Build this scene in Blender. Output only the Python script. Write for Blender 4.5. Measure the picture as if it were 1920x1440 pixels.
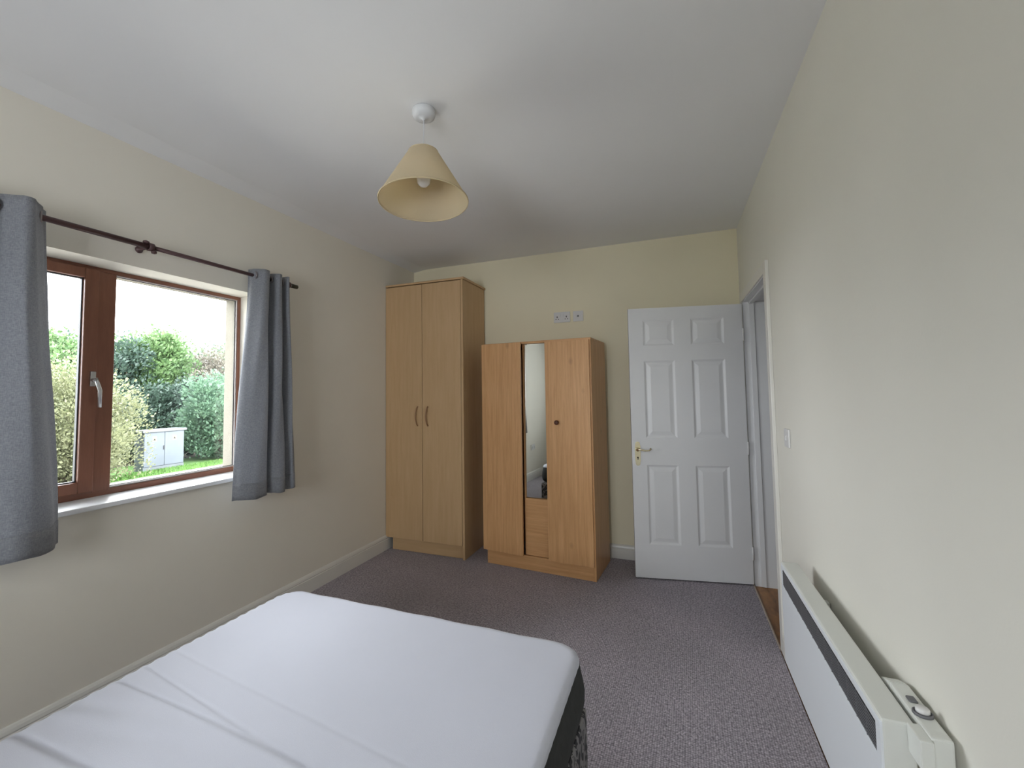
import bpy, bmesh, math, random
from mathutils import Vector, Matrix
from math import radians as R, sin, cos, pi, exp
random.seed(7)
S = bpy.context.scene
for o in list(bpy.data.objects): bpy.data.objects.remove(o)
COL = S.collection

# ------------------------------------------------------------------ camera
cam_d = bpy.data.cameras.new('camera'); cam = bpy.data.objects.new('camera', cam_d); COL.objects.link(cam); S.camera = cam
cam_d.sensor_width = 36.0; cam_d.sensor_fit = 'HORIZONTAL'
cam_d.lens = 826.67 / 1920 * 36
cam_d.shift_x = (960 - 931.8) / 1920; cam_d.shift_y = (690.06 - 720) / 1920
cam_d.clip_start = 0.02; cam_d.clip_end = 300
yaw, pit, rol = R(21.656), R(3.156), R(-.796)
fwd = Vector((-sin(yaw)*cos(pit), cos(yaw)*cos(pit), sin(pit)))
rt = Vector((cos(yaw), sin(yaw), 0)); up = rt.cross(fwd)
r2 = rt*cos(rol) + up*sin(rol); u2 = up*cos(rol) - rt*sin(rol)
m = Matrix((r2, u2, -fwd)).transposed().to_4x4(); m.translation = Vector((0, 0, 1.37))
cam.matrix_world = m

# ------------------------------------------------------------------ world: bright overcast sky
W = bpy.data.worlds.new('overcast_sky'); S.world = W; W.use_nodes = True
nt = W.node_tree; bg = nt.nodes['Background']
SKY = 6.2
g_tc = nt.nodes.new('ShaderNodeTexCoord'); g_n = nt.nodes.new('ShaderNodeTexNoise'); g_n.inputs['Scale'].default_value = 1.6
g_n.inputs['Detail'].default_value = 3
g_r = nt.nodes.new('ShaderNodeValToRGB'); nt.links.new(g_tc.outputs['Generated'], g_n.inputs['Vector']); nt.links.new(g_n.outputs['Fac'], g_r.inputs['Fac'])
g_r.color_ramp.elements[0].color = (.875, .895, 1.0, 1); g_r.color_ramp.elements[1].color = (.95, .96, 1.0, 1)
nt.links.new(g_r.outputs['Color'], bg.inputs['Color']); bg.inputs['Strength'].default_value = SKY
W.cycles.sampling_method = 'AUTOMATIC'

# sky portal in the window opening (guides sampling, gives no light of its own)
pl = bpy.data.lights.new('window_portal', 'AREA'); pl.shape = 'RECTANGLE'; pl.size = 1.14; pl.size_y = 1.32
pl.cycles.is_portal = True
po = bpy.data.objects.new('window_portal', pl); COL.objects.link(po); po.location = (-2.69, 1.365, 1.45); po.rotation_euler = (0, R(-90), 0)

p2 = bpy.data.lights.new('fill_window_portal', 'AREA'); p2.shape = 'RECTANGLE'; p2.size = 1.06; p2.size_y = 1.05; p2.cycles.is_portal = True  # sampling portal for the window added behind the camera as fill
po2 = bpy.data.objects.new('fill_window_portal', p2); COL.objects.link(po2); po2.location = (-.95, -1.81, 1.55); po2.rotation_euler = (R(-90), 0, R(180))

S.view_settings.view_transform = 'Standard'; S.view_settings.look = 'None'
S.view_settings.gamma = 1; S.view_settings.use_curve_mapping = False
S.view_settings.exposure = 1.62

# ------------------------------------------------------------------ materials
def newmat(name):
    mt = bpy.data.materials.new(name); mt.use_nodes = True
    return mt, mt.node_tree, mt.node_tree.nodes['Principled BSDF']
def mat(name, col, rough=.6, metal=0, var=.04, vs=6, bump=0, bs=80, spec=.5, coat=0, sheen=0, emit=None):
    mt, n, b = newmat(name)
    b.inputs['Roughness'].default_value = rough; b.inputs['Metallic'].default_value = metal
    b.inputs['Specular IOR Level'].default_value = spec
    if coat: b.inputs['Coat Weight'].default_value = coat; b.inputs['Coat Roughness'].default_value = .15
    if sheen: b.inputs['Sheen Weight'].default_value = sheen
    tc = n.nodes.new('ShaderNodeTexCoord'); nz = n.nodes.new('ShaderNodeTexNoise'); nz.inputs['Scale'].default_value = vs; nz.inputs['Detail'].default_value = 5
    n.links.new(tc.outputs['Object'], nz.inputs['Vector'])
    cr = n.nodes.new('ShaderNodeValToRGB'); n.links.new(nz.outputs['Fac'], cr.inputs['Fac'])
    cr.color_ramp.elements[0].position = .3; cr.color_ramp.elements[1].position = .7
    cr.color_ramp.elements[0].color = tuple(c*(1-var) for c in col)+(1,); cr.color_ramp.elements[1].color = tuple(min(1, c*(1+var)) for c in col)+(1,)
    n.links.new(cr.outputs['Color'], b.inputs['Base Color'])
    if bump:
        n2 = n.nodes.new('ShaderNodeTexNoise'); n2.inputs['Scale'].default_value = bs; n2.inputs['Detail'].default_value = 4
        n.links.new(tc.outputs['Object'], n2.inputs['Vector'])
        bp = n.nodes.new('ShaderNodeBump'); bp.inputs['Strength'].default_value = bump; bp.inputs['Distance'].default_value = .004
        n.links.new(n2.outputs['Fac'], bp.inputs['Height']); n.links.new(bp.outputs['Normal'], b.inputs['Normal'])
    return mt
def wood(name, light, dark, rough=.42, scale=(1, 1, 1), fine=60, knots=0, contrast=1.0):
    """grain runs along the axis with the small scale factor"""
    mt, n, b = newmat(name); b.inputs['Roughness'].default_value = rough
    tc = n.nodes.new('ShaderNodeTexCoord'); mp = n.nodes.new('ShaderNodeMapping'); mp.inputs['Scale'].default_value = scale
    n.links.new(tc.outputs['Object'], mp.inputs['Vector'])
    a = n.nodes.new('ShaderNodeTexNoise'); a.inputs['Scale'].default_value = 5; a.inputs['Detail'].default_value = 6; a.inputs['Distortion'].default_value = .6
    c = n.nodes.new('ShaderNodeTexNoise'); c.inputs['Scale'].default_value = fine; c.inputs['Detail'].default_value = 3
    n.links.new(mp.outputs['Vector'], a.inputs['Vector']); n.links.new(mp.outputs['Vector'], c.inputs['Vector'])
    ad = n.nodes.new('ShaderNodeMath'); ad.operation = 'MULTIPLY_ADD'; ad.inputs[1].default_value = .35; n.links.new(c.outputs['Fac'], ad.inputs[0]); n.links.new(a.outputs['Fac'], ad.inputs[2])
    cr = n.nodes.new('ShaderNodeValToRGB'); n.links.new(ad.outputs[0], cr.inputs['Fac'])
    cr.color_ramp.elements[0].position = .45; cr.color_ramp.elements[1].position = .95
    mid = [(l+d)/2 for l, d in zip(light, dark)]
    cr.color_ramp.elements[0].color = tuple(m_+(d-m_)*contrast for m_, d in zip(mid, dark))+(1,)
    cr.color_ramp.elements[1].color = tuple(m_+(l-m_)*contrast for m_, l in zip(mid, light))+(1,)
    out = cr.outputs['Color']
    if knots:
        vo = n.nodes.new('ShaderNodeTexVoronoi'); vo.inputs['Scale'].default_value = 5.5; vo.inputs['Randomness'].default_value = 1
        mp2 = n.nodes.new('ShaderNodeMapping'); mp2.inputs['Scale'].default_value = (1, 1, .62) if scale[2] < scale[0] else (.62, 1, 1)
        n.links.new(tc.outputs['Object'], mp2.inputs['Vector']); n.links.new(mp2.outputs['Vector'], vo.inputs['Vector'])
        k = n.nodes.new('ShaderNodeValToRGB'); k.color_ramp.elements[0].position = .03; k.color_ramp.elements[1].position = .12
        k.color_ramp.elements[0].color = (1, 1, 1, 1); k.color_ramp.elements[1].color = (0, 0, 0, 1)
        n.links.new(vo.outputs['Distance'], k.inputs['Fac'])
        mu = n.nodes.new('ShaderNodeMath'); mu.operation = 'MULTIPLY'; mu.inputs[1].default_value = knots; n.links.new(k.outputs['Color'], mu.inputs[0])
        mx = n.nodes.new('ShaderNodeMix'); mx.data_type = 'RGBA'; n.links.new(mu.outputs[0], mx.inputs['Factor'])
        n.links.new(out, mx.inputs['A']); mx.inputs['B'].default_value = tuple(d*.55 for d in dark)+(1,); out = mx.outputs['Result']
    n.links.new(out, b.inputs['Base Color'])
    bp = n.nodes.new('ShaderNodeBump'); bp.inputs['Strength'].default_value = .08; bp.inputs['Distance'].default_value = .002
    n.links.new(c.outputs['Fac'], bp.inputs['Height']); n.links.new(bp.outputs['Normal'], b.inputs['Normal'])
    return mt

M = {}
M['wall'] = mat('magnolia wall paint', (.84, .795, .69), .75, var=.012, vs=2.5, bump=.06, bs=140)
M['wallb'] = mat('cream wall paint', (.88, .81, .60), .75, var=.012, vs=2.5, bump=.06, bs=140)
M['wallr'] = mat('pale cream wall paint', (.83, .81, .725), .75, var=.012, vs=2.5, bump=.06, bs=140)
M['ceil'] = mat('white ceiling paint', (.88, .88, .88), .85, var=.012, vs=2, bump=.05, bs=120)
M['gloss'] = mat('white gloss paint', (.80, .80, .80), .28, var=.015, vs=5, bump=.03, bs=60)
M['skirt'] = mat('off white skirting paint', (.78, .76, .70), .35, var=.015, vs=5)
M['sill'] = mat('white sill paint', (.86, .87, .88), .3, var=.01)
M['door'] = mat('white door paint', (.80, .80, .80), .38, var=.015, vs=4, bump=.05, bs=90)
M['brown'] = wood('brown window wood', (.29, .12, .07), (.20, .078, .048), .34, (6, 1, 6), 40, contrast=.8)
M['brownv'] = wood('brown window wood upright', (.29, .12, .07), (.20, .078, .048), .34, (6, 6, .7), 40, contrast=.8)
M['gasket'] = mat('dark grey gasket', (.06, .06, .065), .5)
M['bead'] = mat('grey glazing bead', (.45, .40, .38), .4)
M['alu'] = mat('brushed silver metal', (.62, .62, .62), .3, 1, var=.03, vs=30)
M['brass'] = mat('pale brass', (.86, .78, .55), .24, 1, var=.04, vs=20)
M['dark'] = mat('dark hole', (.012, .011, .010), .8)
M['rod'] = mat('dark bronze rod', (.10, .055, .055), .38, .35, var=.08, vs=30)
M['cap'] = mat('dark olive cap', (.055, .052, .03), .45)
M['ring'] = mat('pewter eyelet', (.30, .27, .27), .3, .9)
M['plastic'] = mat('white plastic', (.74, .73, .71), .35, var=.01)
M['whitelamp'] = mat('white fitting plastic', (.70, .71, .72), .4, var=.01)
M['heater'] = mat('white heater enamel', (.80, .83, .86), .32, var=.01, vs=3)
M['heater2'] = mat('cream heater case', (.74, .75, .70), .42, var=.015, vs=5)
M['grille'] = mat('grey heater grille', (.17, .17, .18), .5, .3)
M['black'] = mat('black plastic', (.02, .02, .022), .5)
M['maple'] = wood('pale maple veneer', (.66, .45, .25), (.54, .345, .17), .45, (7, 7, .55), 55, contrast=.6)
M['maplex'] = wood('pale maple veneer crosswise', (.66, .45, .25), (.54, .345, .17), .45, (.55, 7, 7), 55, contrast=.6)
M['mhandle'] = mat('brown wood handle', (.36, .20, .10), .4, var=.08, vs=40)
M['beech'] = wood('warm beech veneer', (.77, .45, .215), (.60, .315, .13), .36, (11, 11, .5), 45, knots=.5, contrast=1.05)
M['beechx'] = wood('warm beech veneer crosswise', (.77, .45, .215), (.60, .315, .13), .36, (.5, 11, 11), 45, knots=.5, contrast=1.0)
M['knob'] = mat('dark brown knob', (.10, .03, .014), .3, var=.1, vs=60)
M['mirror'], _n, _b = newmat('mirror silver'); _b.inputs['Metallic'].default_value = 1; _b.inputs['Roughness'].default_value = .015
_b.inputs['Base Color'].default_value = (.84, .87, .84, 1)
M['mattop'] = mat('white knitted mattress cover', (.60, .61, .68), .85, var=.01, vs=8, bump=.12, bs=500, sheen=.2)
M['matside'] = mat('charcoal mattress border', (.035, .037, .035), .9, var=.15, vs=40, bump=.3, bs=300)
M['piping'] = mat('pale piping', (.5, .5, .52), .7)
M['hallwood'] = wood('worn brown hall floor', (.56, .27, .09), (.20, .085, .028), .4, (3, 1, 3), 20, contrast=1)
M['threshold'] = mat('pale threshold strip', (.52, .42, .33), .4, .2)
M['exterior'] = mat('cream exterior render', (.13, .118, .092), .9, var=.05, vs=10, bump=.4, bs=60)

def carpet():
    mt, n, b = newmat('grey mauve loop carpet'); b.inputs['Roughness'].default_value = .95; b.inputs['Specular IOR Level'].default_value = .15
    tc = n.nodes.new('ShaderNodeTexCoord')
    mp = n.nodes.new('ShaderNodeMapping'); mp.inputs['Rotation'].default_value = (0, 0, R(2)); n.links.new(tc.outputs['Object'], mp.inputs['Vector'])
    vo = n.nodes.new('ShaderNodeTexVoronoi'); vo.inputs['Scale'].default_value = 110; vo.inputs['Randomness'].default_value = .35; n.links.new(mp.outputs['Vector'], vo.inputs['Vector'])
    nz = n.nodes.new('ShaderNodeTexNoise'); nz.inputs['Scale'].default_value = 90; nz.inputs['Detail'].default_value = 2; n.links.new(tc.outputs['Object'], nz.inputs['Vector'])
    n3 = n.nodes.new('ShaderNodeTexNoise'); n3.inputs['Scale'].default_value = 2.2; n3.inputs['Detail'].default_value = 4; n.links.new(tc.outputs['Object'], n3.inputs['Vector'])
    cr = n.nodes.new('ShaderNodeValToRGB'); n.links.new(vo.outputs['Distance'], cr.inputs['Fac'])
    cr.color_ramp.elements[0].position = .1; cr.color_ramp.elements[1].position = .75
    cr.color_ramp.elements[0].color = (.62, .575, .62, 1); cr.color_ramp.elements[1].color = (.21, .19, .21, 1)
    mx = n.nodes.new('ShaderNodeMix'); mx.data_type = 'RGBA'; mx.blend_type = 'MULTIPLY'; mx.inputs['Factor'].default_value = 1
    c2 = n.nodes.new('ShaderNodeValToRGB'); n.links.new(nz.outputs['Fac'], c2.inputs['Fac']); c2.color_ramp.elements[0].position = .3; c2.color_ramp.elements[1].position = .72
    c2.color_ramp.elements[0].color = (.68, .68, .68, 1); c2.color_ramp.elements[1].color = (1.25, 1.25, 1.25, 1)
    n.links.new(cr.outputs['Color'], mx.inputs['A']); n.links.new(c2.outputs['Color'], mx.inputs['B'])
    m2 = n.nodes.new('ShaderNodeMix'); m2.data_type = 'RGBA'; m2.blend_type = 'MULTIPLY'; m2.inputs['Factor'].default_value = 1
    c3 = n.nodes.new('ShaderNodeValToRGB'); n.links.new(n3.outputs['Fac'], c3.inputs['Fac']); c3.color_ramp.elements[0].position = .3; c3.color_ramp.elements[1].position = .7
    c3.color_ramp.elements[0].color = (.92, .92, .92, 1); c3.color_ramp.elements[1].color = (1.06, 1.04, 1.06, 1)
    n.links.new(mx.outputs['Result'], m2.inputs['A']); n.links.new(c3.outputs['Color'], m2.inputs['B'])
    n.links.new(m2.outputs['Result'], b.inputs['Base Color'])
    bp = n.nodes.new('ShaderNodeBump'); bp.invert = True; bp.inputs['Strength'].default_value = .7; bp.inputs['Distance'].default_value = .004
    n.links.new(vo.outputs['Distance'], bp.inputs['Height']); n.links.new(bp.outputs['Normal'], b.inputs['Normal'])
    return mt
M['carpet'] = carpet()

def cloth(name, c1, c2):
    mt, n, b = newmat(name); b.inputs['Roughness'].default_value = .8; b.inputs['Sheen Weight'].default_value = .35
    tc = n.nodes.new('ShaderNodeTexCoord'); mp = n.nodes.new('ShaderNodeMapping'); mp.inputs['Scale'].default_value = (420, 420, 90)
    mq = n.nodes.new('ShaderNodeMapping'); mq.inputs['Scale'].default_value = (80, 80, 420)
    a = n.nodes.new('ShaderNodeTexNoise'); a.inputs['Scale'].default_value = 1; c = n.nodes.new('ShaderNodeTexNoise'); c.inputs['Scale'].default_value = 1
    n.links.new(tc.outputs['Object'], mp.inputs['Vector']); n.links.new(tc.outputs['Object'], mq.inputs['Vector'])
    n.links.new(mp.outputs['Vector'], a.inputs['Vector']); n.links.new(mq.outputs['Vector'], c.inputs['Vector'])
    ad = n.nodes.new('ShaderNodeMath'); ad.operation = 'ADD'; n.links.new(a.outputs['Fac'], ad.inputs[0]); n.links.new(c.outputs['Fac'], ad.inputs[1])
    cr = n.nodes.new('ShaderNodeValToRGB'); cr.color_ramp.elements[0].position = .35; cr.color_ramp.elements[1].position = .68
    hf = n.nodes.new('ShaderNodeMath'); hf.operation = 'MULTIPLY'; hf.inputs[1].default_value = .5; n.links.new(ad.outputs[0], hf.inputs[0]); n.links.new(hf.outputs[0], cr.inputs['Fac'])
    cr.color_ramp.elements[0].color = c1+(1,); cr.color_ramp.elements[1].color = c2+(1,); n.links.new(cr.outputs['Color'], b.inputs['Base Color'])
    tl = n.nodes.new('ShaderNodeBsdfTranslucent'); n.links.new(cr.outputs['Color'], tl.inputs['Color']); x = n.nodes.new('ShaderNodeMixShader'); x.inputs['Fac'].default_value = .30
    n.links.new(b.outputs[0], x.inputs[1]); n.links.new(tl.outputs[0], x.inputs[2]); n.links.new(x.outputs[0], n.nodes['Material Output'].inputs['Surface'])
    bp = n.nodes.new('ShaderNodeBump'); bp.inputs['Strength'].default_value = .25; bp.inputs['Distance'].default_value = .001
    n.links.new(ad.outputs[0], bp.inputs['Height']); n.links.new(bp.outputs['Normal'], b.inputs['Normal'])
    return mt
M['curtain'] = cloth('blue grey woven curtain', (.24, .25, .275), (.40, .41, .435))

def glassmat():
    mt = bpy.data.materials.new('window glass'); mt.use_nodes = True; n = mt.node_tree; n.nodes.clear()
    o = n.nodes.new('ShaderNodeOutputMaterial'); t = n.nodes.new('ShaderNodeBsdfTransparent'); g = n.nodes.new('ShaderNodeBsdfGlossy'); x = n.nodes.new('ShaderNodeMixShader')
    f = n.nodes.new('ShaderNodeFresnel'); f.inputs['IOR'].default_value = 1.35; g.inputs['Roughness'].default_value = .01
    t.inputs['Color'].default_value = (.96, .98, .97, 1)
    n.links.new(f.outputs['Fac'], x.inputs['Fac']); n.links.new(t.outputs[0], x.inputs[1]); n.links.new(g.outputs[0], x.inputs[2]); n.links.new(x.outputs[0], o.inputs['Surface'])
    return mt
M['glass'] = glassmat()
def shademat(name, col, tr=.35):
    mt, n, b = newmat(name); b.inputs['Roughness'].default_value = .8; b.inputs['Base Color'].default_value = col+(1,)
    tl = n.nodes.new('ShaderNodeBsdfTranslucent'); tl.inputs['Color'].default_value = col+(1,); x = n.nodes.new('ShaderNodeMixShader'); x.inputs['Fac'].default_value = tr
    tc = n.nodes.new('ShaderNodeTexCoord'); nz = n.nodes.new('ShaderNodeTexNoise'); nz.inputs['Scale'].default_value = 220; n.links.new(tc.outputs['Object'], nz.inputs['Vector'])
    bp = n.nodes.new('ShaderNodeBump'); bp.inputs['Strength'].default_value = .1; n.links.new(nz.outputs['Fac'], bp.inputs['Height']); n.links.new(bp.outputs['Normal'], b.inputs['Normal'])
    o = n.nodes['Material Output']; n.links.new(b.outputs[0], x.inputs[1]); n.links.new(tl.outputs[0], x.inputs[2]); n.links.new(x.outputs[0], o.inputs['Surface'])
    return mt
M['shade'] = shademat('cream lampshade card', (.86, .75, .54), .5)
M['bulb'] = mat('pearl bulb glass', (.85, .84, .82), .12, var=.01)
def brocade():
    mt, n, b = newmat('black and silver divan fabric'); b.inputs['Roughness'].default_value = .7
    tc = n.nodes.new('ShaderNodeTexCoord'); mp = n.nodes.new('ShaderNodeMapping'); mp.inputs['Scale'].default_value = (1, 1, .7); n.links.new(tc.outputs['Object'], mp.inputs['Vector'])
    w = n.nodes.new('ShaderNodeTexNoise'); w.inputs['Scale'].default_value = 22; w.inputs['Distortion'].default_value = 2.2; n.links.new(mp.outputs['Vector'], w.inputs['Vector'])
    cr = n.nodes.new('ShaderNodeValToRGB'); cr.color_ramp.interpolation = 'CONSTANT'; cr.color_ramp.elements[1].position = .5
    cr.color_ramp.elements[0].color = (.03, .03, .035, 1); cr.color_ramp.elements[1].color = (.26, .25, .25, 1)
    n.links.new(w.outputs['Fac'], cr.inputs['Fac']); n.links.new(cr.outputs['Color'], b.inputs['Base Color'])
    return mt
M['brocade'] = brocade()

# ------------------------------------------------------------------ geometry helpers
def box(bm, x0, x1, y0, y1, z0, z1, bev=0, seg=1, mi=0):
    t = bmesh.new(); bmesh.ops.create_cube(t, size=1)
    for v in t.verts: v.co = Vector(((x0+x1)/2+v.co.x*(x1-x0), (y0+y1)/2+v.co.y*(y1-y0), (z0+z1)/2+v.co.z*(z1-z0)))
    if bev: bmesh.ops.bevel(t, geom=t.edges[:], offset=bev, segments=seg, affect='EDGES', profile=.6)
    merge(bm, t, mi)
def merge(bm, t, mi=0):
    vm = {}
    for v in t.verts: vm[v] = bm.verts.new(v.co)
    for f in t.faces:
        nf = bm.faces.new([vm[v] for v in f.verts]); nf.material_index = mi; nf.smooth = f.smooth
    t.free()
def tube(bm, pts, r, n=10, caps=True, mi=0):
    pts = [Vector(p) for p in pts]; rs = r if isinstance(r, (list, tuple)) else [r]*len(pts)
    rings = []; ref = None
    for i, p in enumerate(pts):
        d = (pts[min(i+1, len(pts)-1)] - pts[max(i-1, 0)]).normalized()
        if ref is None: ref = d.orthogonal().normalized()
        ref = (ref - d*ref.dot(d)).normalized(); w = d.cross(ref)
        rings.append([bm.verts.new(p + (ref*cos(2*pi*k/n) + w*sin(2*pi*k/n))*rs[i]) for k in range(n)])
    for a, b_ in zip(rings, rings[1:]):
        for k in range(n):
            f = bm.faces.new((a[k], a[(k+1) % n], b_[(k+1) % n], b_[k])); f.smooth = True; f.material_index = mi
    if caps:
        bm.faces.new(rings[0][::-1]).material_index = mi; bm.faces.new(rings[-1]).material_index = mi
def lathe(bm, prof, c=(0, 0, 0), axis=(0, 0, 1), n=32, smooth=True):
    ax = Vector(axis).normalized(); u = ax.orthogonal().normalized(); w = ax.cross(u); c = Vector(c); rings = []
    for r, z in prof:
        if r < 1e-6: rings.append([bm.verts.new(c+ax*z)])
        else: rings.append([bm.verts.new(c+ax*z+(u*cos(2*pi*k/n)+w*sin(2*pi*k/n))*r) for k in range(n)])
    for a, b_ in zip(rings, rings[1:]):
        for k in range(n):
            q = [a[k % len(a)], a[(k+1) % len(a)], b_[(k+1) % len(b_)], b_[k % len(b_)]]
            q = [v for i, v in enumerate(q) if v not in q[:i]]
            if len(q) > 2: bm.faces.new(q).smooth = smooth
def prism(bm, poly, y0, y1, ax='y'):
    """poly in (a,b): ax y -> (x,z); x -> (y,z); z -> (x,y)"""
    def P(a, b_, t): return {'y': (a, t, b_), 'x': (t, a, b_), 'z': (a, b_, t)}[ax]
    A = [bm.verts.new(P(a, b_, y0)) for a, b_ in poly]; B = [bm.verts.new(P(a, b_, y1)) for a, b_ in poly]
    bm.faces.new(A); bm.faces.new(B[::-1])
    for i in range(len(poly)):
        j = (i+1) % len(poly); bm.faces.new((A[i], B[i], B[j], A[j]))
def obj(name, bm, mt, parent=None, loc=None, rot=None, **kw):
    bmesh.ops.recalc_face_normals(bm, faces=bm.faces[:])
    me = bpy.data.meshes.new(name); bm.to_mesh(me); bm.free()
    for q in (mt if isinstance(mt, (list, tuple)) else [mt]): me.materials.append(q)
    o = bpy.data.objects.new(name, me); COL.objects.link(o)
    if parent: o.parent = parent
    if loc: o.location = loc
    if rot: o.rotation_euler = rot
    for k, v in kw.items(): o[k] = v
    return o
def bobj(name, boxes, mt, parent=None, bev=0, seg=1, **kw):
    bm = bmesh.new()
    for b_ in boxes: box(bm, *b_, bev=bev, seg=seg)
    return obj(name, bm, mt, parent, **kw)
def thing(name, label, cat, loc=(0, 0, 0), rz=0, group=None):
    o = bpy.data.objects.new(name, None); COL.objects.link(o); o.location = loc; o.rotation_euler = (0, 0, rz)
    o['label'] = label; o['category'] = cat; o.empty_display_size = .1
    if group: o['group'] = group
    return o
def struct(name, boxes, mt, bev=0, **kw): return bobj(name, boxes, mt, None, bev, kind='structure', **kw)
def cat_rom(P, n):
    out = []
    for i in range(len(P)-1):
        p0, p1, p2, p3 = P[max(i-1, 0)], P[i], P[i+1], P[min(i+2, len(P)-1)]
        for k in range(n):
            t = k/n
            out.append(tuple(.5*((2*b_)+(-a+c)*t+(2*a-5*b_+4*c-d)*t*t+(-a+3*b_-3*c+d)*t**3) for a, b_, c, d in zip(p0, p1, p2, p3)))
    out.append(tuple(P[-1])); return out

# ------------------------------------------------------------------ room shell
XL, XR, YB, YR, H = -2.40, .50, 3.80, -1.60, 2.61
XO = -2.66                                   # outer face of the window wall
WY0, WY1, WZ0, WZ1 = .72, 2.01, .88, 2.003   # window opening
DY0, DY1, DZ = 2.78, 3.60, 1.995              # finished door opening
struct('floor', [(XL-.26, .478, YR-.2, YB+.2, -.1, 0)], M['carpet'])
struct('floor_hall', [(.479, 2.0, 1.95, 5.05, -.1, -.008)], M['hallwood'])
bm = bmesh.new()
box(bm, -2.26, XR+.14, YR-.2, YB+.2, H, H+.12)
prism(bm, [(-2.26, H), (-2.26, H+.12), (XO, H+.12), (XO, 2.592), (XL, 2.592)], YR-.2, YB+.2, 'y')
obj('ceiling', bm, M['ceil'], kind='structure')
struct('wall_left', [(XO, XL, YR-.2, WY0, -.1, 2.6), (XO, XL, WY1, YB+.2, -.1, 2.6), (XO, XL, WY0, WY1, -.1, WZ0-.002), (XO, XL, WY0, WY1, WZ1, 2.6)], M['wall'])
struct('wall_back', [(XL-.26, XR+.14, YB, YB+.2, -.1, H)], M['wallb'])
RWX0, RWX1, RWZ0, RWZ1 = -1.5, -.4, .95, 2.05    # opening added for fill daylight, in the unseen wall behind the camera
struct('wall_rear', [(XL-.26, RWX0, YR-.2, YR, -.1, H), (RWX1, XR+.14, YR-.2, YR, -.1, H), (RWX0, RWX1, YR-.2, YR, -.1, RWZ0), (RWX0, RWX1, YR-.2, YR, RWZ1, H)], M['wall'])
struct('wall_right', [(XR, XR+.14, YR-.2, DY0-.025, -.1, H), (XR, XR+.14, DY1+.025, YB, -.1, H), (XR, XR+.14, DY0-.025, DY1+.025, DZ+.025, H)], M['wallr'])
struct('wall_hall', [(2.0, 2.1, 1.9, 5.1, -.1, H), (XR+.14, 2.0, 1.9, 2.0, -.1, H), (XR+.14, 2.0, 5.0, 5.1, -.1, H), (XR+.13, 2.1, 1.9, 5.1, H, H+.1), (XR+.14, XR+.2, 3.98, 5.0, -.1, H)], M['wall'])
bm = bmesh.new()
box(bm, XO-.02, XO, -4, WY0, -.9, 6); box(bm, XO-.02, XO, WY1, 7, -.9, 6); box(bm, XO-.02, XO, WY0, WY1, -.9, WZ0-.012); box(bm, XO-.02, XO, WY0, WY1, WZ1, 6)
obj('wall_exterior', bm, M['exterior'], kind='structure')

def skirt(name, p0, p1, inward, h=.12):
    """profiled skirting from p0 to p1, inward = unit vector into the room"""
    bm = bmesh.new(); prof = [(0, 0), (.018, 0), (.018, h-.034), (.0145, h-.030), (.0165, h-.024), (.013, h-.012), (.007, h-.003), (0, h)]
    ra = [bm.verts.new((p0[0]+inward[0]*a, p0[1]+inward[1]*a, z)) for a, z in prof]
    rb = [bm.verts.new((p1[0]+inward[0]*a, p1[1]+inward[1]*a, z)) for a, z in prof]
    for i in range(len(prof)):
        j = (i+1) % len(prof); bm.faces.new((ra[i], rb[i], rb[j], ra[j]))
    bm.faces.new(ra); bm.faces.new(rb[::-1])
    return obj(name, bm, M['skirt'], kind='structure')
skirt('baseboard_left', (XL, YR), (XL, YB), (1, 0), .125)
skirt('baseboard_back', (XL+.018, YB), (XR, YB), (0, -1), .112)
skirt('baseboard_right', (XR, YR), (XR, 2.70), (-1, 0))
skirt('baseboard_rear', (XL+.018, YR), (XR-.018, YR), (0, 1))

# doorway: lining, stop, architraves, threshold
struct('trim_1', [(.492, .65, DY1, DY1+.025, -.01, DZ+.025), (.492, .65, DY0-.025, DY0, -.01, DZ+.025), (.492, .65, DY0, DY1, DZ, DZ+.025)], M['gloss'], .001)
struct('trim_2', [(.528, .562, DY1-.013, DY1, -.005, DZ-.013), (.528, .562, DY0, DY0+.013, -.005, DZ-.013), (.528, .562, DY0, DY1, DZ-.013, DZ)], M['gloss'], .002)
bm = bmesh.new()
def arch(bm, y0, y1, z0, z1, inner):
    box(bm, .482, .4995, y0, y1, z0, z1, .003, 2)
arch(bm, 2.705, 2.768, 0, 2.062, 1); arch(bm, 3.612, 3.675, 0, 2.062, 1); arch(bm, 2.768, 3.612, 2.0, 2.062, 1)
obj('trim_3', bm, M['skirt'], kind='structure')
struct('trim_4', [(.478, .4865, 2.772, 3.612, -.01, .004)], M['threshold'], .001)

# ------------------------------------------------------------------ window
win = bpy.data.objects.new('window_1', None); COL.objects.link(win); win.location = (-2.57, 1.27, WZ0); win['kind'] = 'structure'
def wl(x0, x1, y0, y1, z0, z1): return (x0+2.57, x1+2.57, y0-1.27, y1-1.27, z0-WZ0, z1-WZ0)
FX0, FX1 = -2.60, -2.57
bobj('frame_jamb', [wl(FX0, FX1, 1.992, WY1, .90, WZ1)], M['brownv'], win, .002, 2)
bobj('frame_jamb', [wl(FX0, FX1, WY0, .745, .90, WZ1)], M['brownv'], win, .002, 2)
bobj('frame_mullion', [wl(FX0, FX1+.002, 1.252, 1.325, .92, 1.984)], M['brownv'], win, .004, 2)
bobj('frame_head', [wl(FX0, FX1, .745, 1.992, 1.984, WZ1)], M['brown'], win, .002, 2)
bobj('frame_sill_rail', [wl(FX0, FX1, .745, 1.992, .90, .930)], M['brown'], win, .003, 2)
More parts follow.
